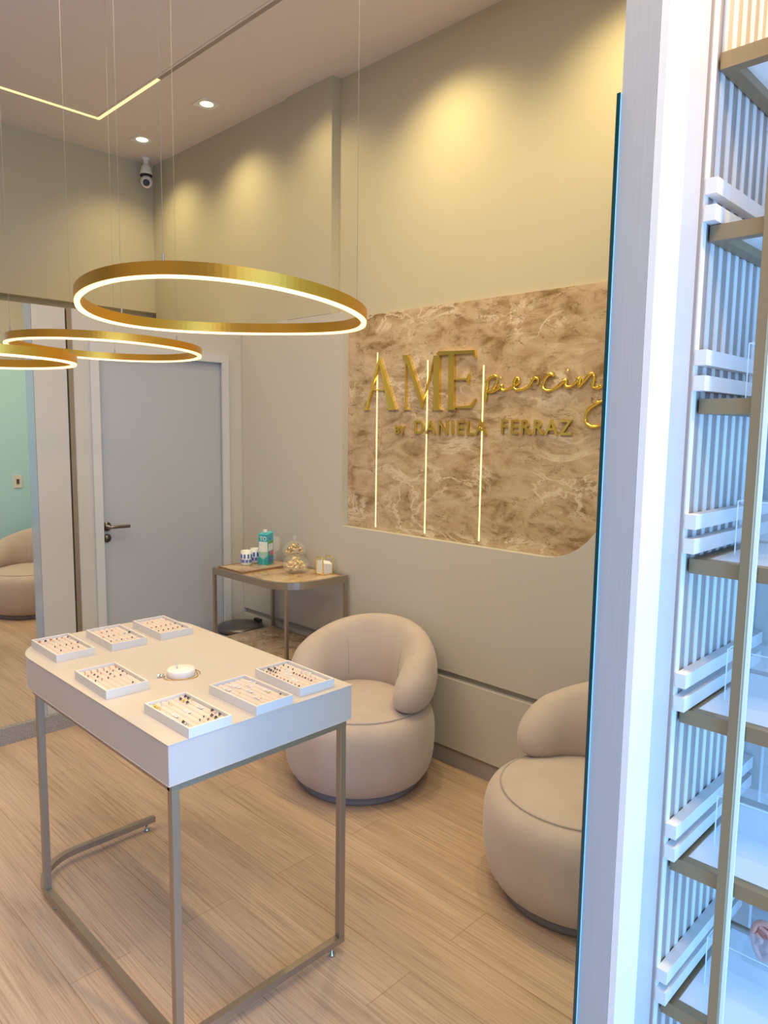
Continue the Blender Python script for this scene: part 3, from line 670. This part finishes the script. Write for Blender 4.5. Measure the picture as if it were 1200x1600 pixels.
for (px_, py_, r_) in ((-0.047, 0.030, 0.0050), (-0.054, 0.022, 0.0045), (-0.057, 0.032, 0.0055), (-0.063, 0.026, 0.004), (-0.052, 0.038, 0.004)): sphere(bm, (px_, py_, r_-0.001), r_, 10, 8, (1.2, 0.8, 0.8))
link('charm_cluster', bm, 'silver', e, smooth=True)

# ================================================================== ARMCHAIRS
def make_armchair():
    e = empty('barrel_armchair')
    bm = bmesh.new(); lathe(bm, [(0, 0.0), (0.262, 0.0), (0.268, 0.004), (0.268, 0.034), (0, 0.034)], 64); link('plinth', bm, 'fabric_grey', e, smooth=True)
    bm = bmesh.new()
    prof = [(0, 0.0345), (0.262, 0.0345), (0.280, 0.040), (0.298, 0.055), (0.314, 0.080), (0.326, 0.115), (0.333, 0.160), (0.336, 0.21), (0.336, 0.26), (0.333, 0.300), (0.326, 0.331), (0.315, 0.351), (0.302, 0.3635), (0.290, 0.3708), (0.282, 0.3745), (0, 0.3745)]
    lathe(bm, prof, 72); b = link('seat_base', bm, 'fabric', e, smooth=True)
    bm = bmesh.new(); lathe(bm, [(0.0, 0.3748), (0.2815, 0.3748), (0.272, 0.380), (0.25, 0.388), (0.21, 0.397), (0.15, 0.405), (0.08, 0.409), (0, 0.410)], 72); link('seat_cushion', bm, 'fabric', e, smooth=True)
    bm = bmesh.new(); tube(bm, [(0.284*math.cos(k*PI/40), 0.284*math.sin(k*PI/40), 0.3738) for k in range(80)], 0.0008, 6, closed=True); link('seam_piping', bm, 'seam', e, smooth=True)
    # wrap-around backrest; local +x is the back
    A = math.radians(118); a0 = math.radians(90); nu, nv = 96, 28
    def sect(a):
        u = abs(a)
        top = 0.715 - 0.048*(u/1.0)**2 if u < 1.0 else 0.667 - 0.105*((u-1.0)/1.13) - 0.02*((u-1.0)/1.13)**2
        bot = 0.350 + 0.032*min(1, u/1.9)**2
        k = max(0.0, (u-a0)/(A-a0)); s = math.sqrt(max(0.0, 1-k*k))
        s = max(s, 0.02)
        zc, hz = (top+bot)/2 - 0.02*k, (top-bot)/2*(s**0.8)
        return zc, hz, 0.080*s, 0.255
    bm = bmesh.new(); rings = []
    for i in range(nu+1):
        f = -math.cos(PI*i/nu)      # finer towards the ends
        f = 0.55*f + 0.45*(2*i/nu-1)
        a = A*f; zc, hz, tr, rc = sect(a); ring = []
        for j in range(nv):
            t = 2*PI*j/nv; ct, st = math.cos(t), math.sin(t); ex_ = 2/2.5
            pr_ = math.copysign(abs(ct)**ex_, ct)*tr; pz = math.copysign(abs(st)**ex_, st)*hz
            z = zc+pz; lean = 0.075*(z-0.40)
            r = rc+pr_*(1-0.18*max(0, st))+lean
            ring.append(bm.verts.new((r*math.cos(a), r*math.sin(a), z)))
        rings.append(ring)
    for p, q_ in zip(rings, rings[1:]):
        for j in range(nv): bm.faces.new((p[j], p[(j+1) % nv], q_[(j+1) % nv], q_[j]))
    bm.faces.new(rings[0][::-1]); bm.faces.new(rings[-1])
    br = link('backrest', bm, 'fabric', e, smooth=True)
    for a in (0.76, -0.76):
        zc, hz, tr, rc = sect(a); pts = []
        for j in range(3, 26):
            t = 2*PI*(j+9)/28; ct, st = math.cos(t), math.sin(t); ex_ = 0.8
            pr_ = math.copysign(abs(ct)**ex_, ct)*(tr+0.0006); pz = math.copysign(abs(st)**ex_, st)*(hz+0.0006); z = zc+pz
            if z < 0.41: continue
            r = rc+pr_*(1-0.18*max(0, st))+0.075*(z-0.40); pts.append((r*math.cos(a), r*math.sin(a), z))
        bm = bmesh.new(); tube(bm, pts, 0.0012, 5); link('back_seam', bm, 'seam', br, smooth=True)
    return e
ch = make_armchair(); ch.location = (2.268, 2.367, 0); ch.rotation_euler = (0, 0, math.radians(20)); ch.scale = (1.055, 1.055, 1.01)
tag(ch, 'beige suede barrel armchair behind the desk, seen whole, its curved back to the wall', 'armchair', 'beige barrel armchairs')
c2 = copy_tree(ch); c2.location = (2.263, 1.198, 0); c2.rotation_euler = (0, 0, math.radians(-31))
tag(c2, 'beige suede barrel armchair nearest the camera, cut off by the glass edge at right', 'armchair', 'beige barrel armchairs')

# ================================================================== SIDE CART
CX0, CX1, CY0, CY1, CT = 2.215, 2.645, 2.865, 3.545, 0.845
e = tag(empty('side_cart', (CX0, CY0, 0)), 'champagne metal side table with marble top and marble lower shelf in the far corner', 'side table')
def ck(name, bm, m, **k):
    bmesh.ops.translate(bm, vec=(-CX0, -CY0, 0), verts=bm.verts); return link(name, bm, m, e, **k)
def cart_outline(off, k=10, r=0.20):
    x0, x1, y0, y1 = CX0+off, CX1-off, CY0+off, CY1-off; r -= off; out = []
    for i in range(k+1):
        a = PI+PI/2*i/k; out.append((x0+r+r*math.cos(a), y0+r+r*math.sin(a)))
    return out+[(x1, y0), (x1, y1), (x0, y1)]
def ringband(off0, off1, z0, z1):
    bm = bmesh.new(); A_, B_ = cart_outline(off0), cart_outline(off1); n = len(A_)
    v = [[bm.verts.new((*p, z)) for p in L] for L, z in ((A_, z0), (A_, z1), (B_, z1), (B_, z0))]
    for i in range(n):
        j = (i+1) % n
        for a, b in ((0, 1), (1, 2), (2, 3), (3, 0)): bm.faces.new((v[a][i], v[a][j], v[b][j], v[b][i]))
    return bm
ck('top_frame', ringband(0, 0.020, CT-0.036, CT+0.001), 'tube')
bm = bmesh.new(); prism(bm, cart_outline(0.0205), CT-0.020, CT-0.0035); ck('marble_top', bm, 'marble2')
ck('shelf_frame', ringband(0.012, 0.026, 0.395, 0.428), 'tube')
bm = bmesh.new(); prism(bm, cart_outline(0.0262), 0.405, 0.430); ck('marble_shelf', bm, 'marble2')
for (x, y) in ((CX0+0.0095, CY1-0.0095), (CX1-0.0095, CY1-0.0095), (CX1-0.0095, CY0+0.0095), (CX0+0.060, CY0+0.070)):
    ck('leg', bx(x-0.009, x+0.009, y-0.009, y+0.009, 0, CT-0.0365), 'tube', bevel=0.001, seg=1)
ZC = CT-0.0033
# serving board
bm = bmesh.new(); prism(bm, [(2.242, 3.29), (2.600, 3.29), (2.600, 3.515), (2.242, 3.515)], 0, 0.010)
bmesh.ops.translate(bm, vec=(-2.42, -3.40, 0), verts=bm.verts)
e = tag(empty('serving_board', (2.42, 3.40, ZC)), 'flat marble serving board with dark edge on the far half of the side table', 'serving board')
link('board', bm, 'marble2', e, bevel=0.001, seg=1)
link('rim', bx(-0.182, 0.184, -0.114, -0.1102, 0, 0.0125, more=((-0.182, -0.1782, -0.110, 0.119, 0, 0.0125), (-0.178, 0.184, 0.1152, 0.119, 0, 0.0125), (0.1802, 0.184, -0.110, 0.115, 0, 0.0125))), 'board', e)
ZS = ZC+0.0104
# carton
e = tag(empty('drink_carton', (2.492, 3.408, ZS), math.radians(28)), 'teal drink carton with white screw cap on the serving board', 'drink carton')
link('carton_body', bx(-0.036, 0.036, -0.030, 0.030, 0, 0.175), 'carton', e, bevel=0.002)
bm = bmesh.new(); prism(bm, [(-0.036, 0.1752), (0.036, 0.1752), (0.036, 0.187), (-0.036, 0.180)], -0.029, 0.029, 'y'); link('slanted_top', bm, 'cyan', e)
bm = bmesh.new(); lathe(bm, [(0, 0), (0.013, 0), (0.013, 0.014), (0.011, 0.016), (0, 0.016)], 20, (-0.008, 0, 0.186)); link('screw_cap', bm, 'white', e)
link('front_print', bx(-0.0366, -0.0362, -0.027, 0.027, 0.075, 0.135, more=((-0.030, 0.030, -0.0306, -0.0302, 0.080, 0.122),)), 'carton_w', e)
link('green_band', bx(-0.033, 0.033, -0.0308, -0.0304, 0.126, 0.136, more=((-0.0368, -0.0364, -0.02, 0.02, 0.064, 0.072),)), 'green', e)
link('pink_band', bx(-0.010, 0.033, -0.0310, -0.0305, 0.052, 0.076), 'pink', e)
link('cyan_block', bx(-0.034, 0.034, -0.0307, -0.0303, 0.138, 0.172), 'cyan', e)
link('blue_block', bx(-0.030, 0.012, -0.0309, -0.0304, 0.012, 0.046), 'blue', e)
text_mesh('brand_text', 'NO', 0.034, 'blue', Matrix(((1, 0, 0, -0.026), (0, 0, -1, -0.0310), (0, 1, 0, 0.143), (0, 0, 0, 1))), e, 0.0003, 0.046, 0.0005)
text_mesh('brand_text', 'TO', 0.034, 'white', Matrix(((0, 0, -1, -0.0370), (-1, 0, 0, 0.022), (0, 1, 0, 0.141), (0, 0, 0, 1))), e, 0.0003, 0.044, 0.0006)
# cups
def cup(x, y, lb, g):
    e = tag(empty('patterned_cup', (x, y, ZS)), lb, 'cup', g)
    bm = bmesh.new(); lathe(bm, [(0, 0), (0.026, 0), (0.030, 0.006), (0.031, 0.085), (0.0285, 0.085), (0.0275, 0.008), (0, 0.006)], 28); link('cup_body', bm, 'carton_w', e, smooth=True)
    bm = bmesh.new()
    for k in range(9):
        a = k*2*PI/9
        for z0, z1, w in ((0.018, 0.034, 0.008), (0.042, 0.066, 0.0055)):
            c = Matrix.Rotation(a+(0.3 if z0 > 0.03 else 0), 4, 'Z'); b0 = bmesh.new(); box(b0, 0.0300, 0.0318, -w, w, z0, z1)
            bmesh.ops.transform(b0, matrix=c, verts=b0.verts); me = bpy.data.meshes.new('t'); b0.to_mesh(me); b0.free(); bm.from_mesh(me); bpy.data.meshes.remove(me)
    link('blue_print', bm, 'blue', e)
cup(2.385, 3.452, 'small blue and white printed cup at the far end of the serving board', None)
cup(2.468, 3.478, 'blue and white printed cup standing half hidden just left of the teal carton', None)
# stemmed glasses
def goblet(x, y, z, s, lb):
    e = tag(empty('wine_glass', (x, y, z)), lb, 'glass')
    bm = bmesh.new()
    pr_ = [(0, 0.0), (0.030, 0.0), (0.030, 0.002), (0.006, 0.006), (0.0035, 0.012), (0.0035, 0.045), (0.010, 0.050), (0.026, 0.062), (0.033, 0.085), (0.031, 0.115), (0.027, 0.135), (0.0262, 0.135), (0.030, 0.115), (0.0318, 0.085), (0.025, 0.064), (0.008, 0.053), (0, 0.052)]
    lathe(bm, [(a*s, b*s) for a, b in pr_], 36); link('glass_bowl', bm, 'glass', e, smooth=True)
goblet(2.432, 3.352, ZS, 0.88, 'clear stemmed glass standing in front of the teal carton')
goblet(2.598, 3.462, ZS, 1.05, 'clear stemmed glass between the carton and the rear candy dish')
# lidded candy dishes
def candy_dish(x, y, z, foot, s, lb, cands, clab):
    e = tag(empty('candy_dish', (x, y, z)), lb, 'candy dish')
    rm = lambda a, zz: 1+0.018*math.cos(18*a) if zz < foot+0.05*s else 1
    bm = bmesh.new()
    base = [(0, 0), (0.034*s, 0), (0.032*s, 0.004), (0.010*s, 0.010), (0.009*s, foot-0.004)] if foot > 0.01 else [(0, 0), (0.040*s, 0)]
    prof = base+[(0.045*s, foot+0.001), (0.064*s, foot+0.012*s), (0.074*s, foot+0.030*s), (0.077*s, foot+0.046*s), (0.0745*s, foot+0.046*s), (0.0715*s, foot+0.030*s), (0.060*s, foot+0.014*s), (0.040*s, foot+0.004), (0, foot+0.004)]
    lathe(bm, prof, 72, rmod=rm); link('dish_bowl', bm, 'glass', e, smooth=True)
    bm = bmesh.new(); z0 = foot+0.0465*s
    lathe(bm, [(0.077*s, z0), (0.074*s, z0+0.018*s), (0.060*s, z0+0.036*s), (0.035*s, z0+0.050*s), (0.012*s, z0+0.056*s), (0.007*s, z0+0.060*s), (0.013*s, z0+0.070*s), (0.016*s, z0+0.080*s), (0.010*s, z0+0.091*s), (0, z0+0.094*s),
               ][::1]+[], 48)
    link('dish_lid', bm, 'glass', e, smooth=True)
    n = 0
    for (rad, zz, cnt) in ((0.034, foot+0.016, 6), (0.048, foot+0.034, 10), (0.022, foot+0.036, 4), (0.036, foot+0.054, 8), (0.016, foot+0.062, 3), (0.018, foot+0.078, 3)):
        for k in range(cnt):
            a = k*2*PI/cnt+zz*40
            m_ = cands[n % len(cands)]; n += 1
            key = m_
            if key not in cproto:
                b = bmesh.new(); sphere(b, (0, 0, 0), 0.0105, 10, 7, (1.25, 0.85, 0.75)); b2 = link('candy', b, m_)
                cproto[key] = b2; o = b2
            else: o = cproto[key].copy(); COL.objects.link(o)
            o.location = (x+rad*s*math.cos(a), y+rad*s*math.sin(a), z+zz*1.0 if s == 1 else z+foot+(zz-foot)*s)
            o.rotation_euler = (random.uniform(-0.6, 0.6), random.uniform(-0.6, 0.6), random.uniform(0, 6)); o.scale = (s, s, s)
            tag(o, clab, 'candy', clab.replace('one of the ', ''))
cproto = {}
candy_dish(2.490, 3.128, ZC, 0.006, 0.95, 'low ribbed glass candy dish with domed lid at the near end of the side table', ['candy2', 'candy2', 'candy'], 'one of the cream and gold candies in the low near dish')
cproto = {}
candy_dish(2.583, 3.2565, ZC, 0.062, 0.90, 'tall footed glass candy dish with knobbed lid behind the low one', ['candy', 'candy3', 'candy'], 'one of the shiny gold wrapped candies in the tall footed dish')
# napkin holder
e = tag(empty('napkin_holder', (2.590, 3.000, ZC), math.radians(0)), 'gold wire napkin holder at the near end of the side table', 'napkin holder')
for y_, lb in ((-0.040, 0), (0.040, 0)):
    pass
def hoop_(y_, w):
    bm = bmesh.new(); pts = [(-w, y_, 0.004), (-w, y_, 0.085)]+[(-w+0.012-0.012*math.cos(a*PI/8), y_, 0.085+0.012*math.sin(a*PI/8)) for a in range(1, 5)]
    pts += [(w-0.012+0.012*math.sin(a*PI/8), y_, 0.085+0.012*math.cos(a*PI/8)) for a in range(0, 5)]+[(w, y_, 0.004)]
    tube(bm, pts, 0.0026, 8); link('wire_hoop', bm, 'gold', e, smooth=True)
bm = bmesh.new()
for sx in (-1, 1):
    pts = [(sx*0.036, -0.030, 0.0045), (sx*0.036, -0.030, 0.088), (sx*0.036, -0.022, 0.096), (sx*0.036, 0.022, 0.096), (sx*0.036, 0.030, 0.088), (sx*0.036, 0.030, 0.0045)]
    bm = bmesh.new(); tube(bm, pts, 0.0026, 8); link('wire_hoop', bm, 'gold', e, smooth=True)
link('base_plate', bx(-0.040, 0.040, -0.034, 0.034, 0, 0.0035), 'gold', e, bevel=0.001)
e = tag(empty('paper_napkins', (2.590, 3.000, ZC+0.0038)), 'white folded paper napkins standing in the gold wire holder', 'napkins')
for k in range(5):
    bm = bmesh.new(); x0 = -0.029+k*0.0115
    prism(bm, [(-0.034, 0.0), (0.030, 0.0), (0.036, 0.012), (0.036, 0.070-0.004*k), (-0.010, 0.078-0.003*k), (-0.036, 0.060-0.002*k)], x0, x0+0.0095, 'x')
    link('napkin', bm, 'paper', e, bevel=0.002)
# pedal bin
e = tag(empty('pedal_bin', (2.512, 3.705, 0)), 'round chrome pedal bin on the floor between side table and door', 'waste bin')
bm = bmesh.new(); lathe(bm, [(0, 0), (0.142, 0), (0.142, 0.028), (0.140, 0.030), (0, 0.030)], 48); link('base_ring', bm, 'black', e, smooth=False)
bm = bmesh.new(); lathe(bm, [(0, 0.0302), (0.137, 0.0302), (0.137, 0.385), (0.1385, 0.387), (0, 0.387)], 64); link('bin_body', bm, 'steel', e, smooth=False)
bm = bmesh.new(); lathe(bm, [(0, 0.3872), (0.141, 0.3872), (0.141, 0.396), (0, 0.396)], 64); link('collar', bm, 'black', e)
bm = bmesh.new(); lathe(bm, [(0, 0.3962), (0.142, 0.3962), (0.142, 0.412), (0.136, 0.420), (0.10, 0.426), (0.05, 0.429), (0, 0.430)], 64); link('lid', bm, 'dark_steel', e, smooth=True)
link('hinge', bx(0.120, 0.146, -0.028, 0.028, 0.30, 0.436), 'black', e, bevel=0.006)
link('pedal', bx(-0.165, -0.1425, -0.03, 0.03, 0.010, 0.018), 'black', e, bevel=0.002)

# ================================================================== DISPLAY WINDOW SHELVES
SX0, SX1, SY0, SY1 = 1.350, 1.700, 0.135, 0.5235
e = tag(empty('display_shelf_unit', (SX0, SY0, 0)), 'bronze framed display shelving with white glass shelves in front of the slatted wall', 'shelving unit')
def sk(name, bm, m, parent=None, **k):
    bmesh.ops.translate(bm, vec=(-SX0, -SY0, 0), verts=bm.verts); return link(name, bm, m, parent or e, **k)
fw_, fh = 0.024, 0.0275
for zs in (2.302, 2.0145, 1.711, 1.416, 1.125, 0.823, 0.516, 0.218):
    bm = bx(SX0, SX0+fw_, SY0, SY1, zs-fh, zs, more=((SX1-fw_, SX1, SY0, SY1, zs-fh, zs), (SX0+fw_, SX1-fw_, SY0, SY0+fw_, zs-fh, zs), (SX0+fw_, SX1-fw_, SY1-fw_, SY1, zs-fh, zs)))
    fr = sk('shelf_frame', bm, 'bronze')
    sk('shelf_glass', bx(SX0+fw_+0.0003, SX1-fw_-0.0003, SY0+fw_+0.0003, SY1-fw_-0.0003, zs-0.012, zs-0.002), 'opal', fr)
for (x, y) in ((SX0-0.0102, 0.4195), (SX1+0.0102, 0.4195), (SX0-0.0102, 0.165), (SX1+0.0102, 0.165)):
    sk('post', bx(x-0.010, x+0.010, y-0.009, y+0.009, 0.0, CZ-0.001), 'bronze', bevel=0.001, seg=1)
sk('glass_fin', bx(SX0-0.010, SX0-0.006, 0.4035, 0.4103, 0.0, CZ-0.001), 'acrylic_edge')
# clear acrylic risers, one per shelf
def riser():
    e = empty('acrylic_riser'); t = 0.004; w, dp_, h = 0.080, 0.20, 0.105
    bm = bx(0, w, -dp_, 0, h-t, h, more=((0, t, -dp_, 0, 0, h-t), (w-t, w, -dp_, 0, 0, h-t)))
    link('acrylic_body', bm, 'acrylic', e)
    bm = bx(-0.0006, 0.0012, -0.0012, 0.0006, 0, h+0.0005, more=((-0.0006, 0.0012, -dp_, -0.0013, h-0.0008, h+0.0008), (0.0013, w, -0.0012, 0.0006, h-0.0008, h+0.0008), (w-0.0012, w+0.0006, -0.0012, 0.0006, 0, h-0.0009)))
    link('polished_edge', bm, 'acrylic_edge', e); return e
r0 = None
for zs, lb in ((1.711, 'clear acrylic riser on the shelf level with the sign, topmost one seen'), (1.416, 'clear acrylic riser on the white shelf just below eye level'),
               (1.125, 'clear acrylic riser on the third white shelf from the bottom of the picture'), (0.823, 'clear acrylic riser on the second white shelf from the bottom'),
               (0.516, 'clear acrylic riser on the lowest white shelf seen, near the pink ear')):
    o = r0 = riser() if r0 is None else r0
    if zs != 1.711: o = copy_tree(r0)
    o.location = (1.452, 0.478, zs+0.0004); tag(o, lb, 'display riser', 'clear acrylic display risers')
# silicone ear on a clear stand
e = tag(empty('ear_display', (1.585, 0.405, 0.5164)), 'pink silicone ear on a clear acrylic stand, lowest shelf at the right edge', 'ear display')
bm = bmesh.new(); prism(bm, [(-0.045, 0.0), (0.045, 0.0), (0.030, 0.085), (-0.030, 0.085)], -0.004, 0.004, 'x'); link('stand', bm, 'acrylic', e)
def ear_pt(t, k=1.0): return (0.0, 0.030*k*math.cos(t)*(1.0 if math.sin(t) > -0.2 else 0.75), 0.085+0.040*k*math.sin(t))
bm = bmesh.new(); n = 36
pts = [(-0.012, 0.026*math.cos(t)*(0.80+0.22*math.sin(t)), 0.070+0.040*math.sin(t)) for t in [2*PI*k/n for k in range(n)]]
tube(bm, pts, 0.0065, 10, closed=True)
inner = [(-0.010, p[1]*0.95, 0.070+(p[2]-0.070)*0.95) for p in pts]
prism(bm, [(p[1], p[2]) for p in inner], -0.0055, -0.012, 'x')
tube(bm, spline([(-0.013, 0.010, 0.100), (-0.015, -0.008, 0.092), (-0.015, -0.012, 0.072), (-0.014, -0.006, 0.052)]), 0.005, 8)
tube(bm, spline([(-0.013, 0.016, 0.082), (-0.016, 0.004, 0.072), (-0.014, 0.014, 0.060)]), 0.005, 8)
link('ear', bm, 'ear', e, smooth=True)
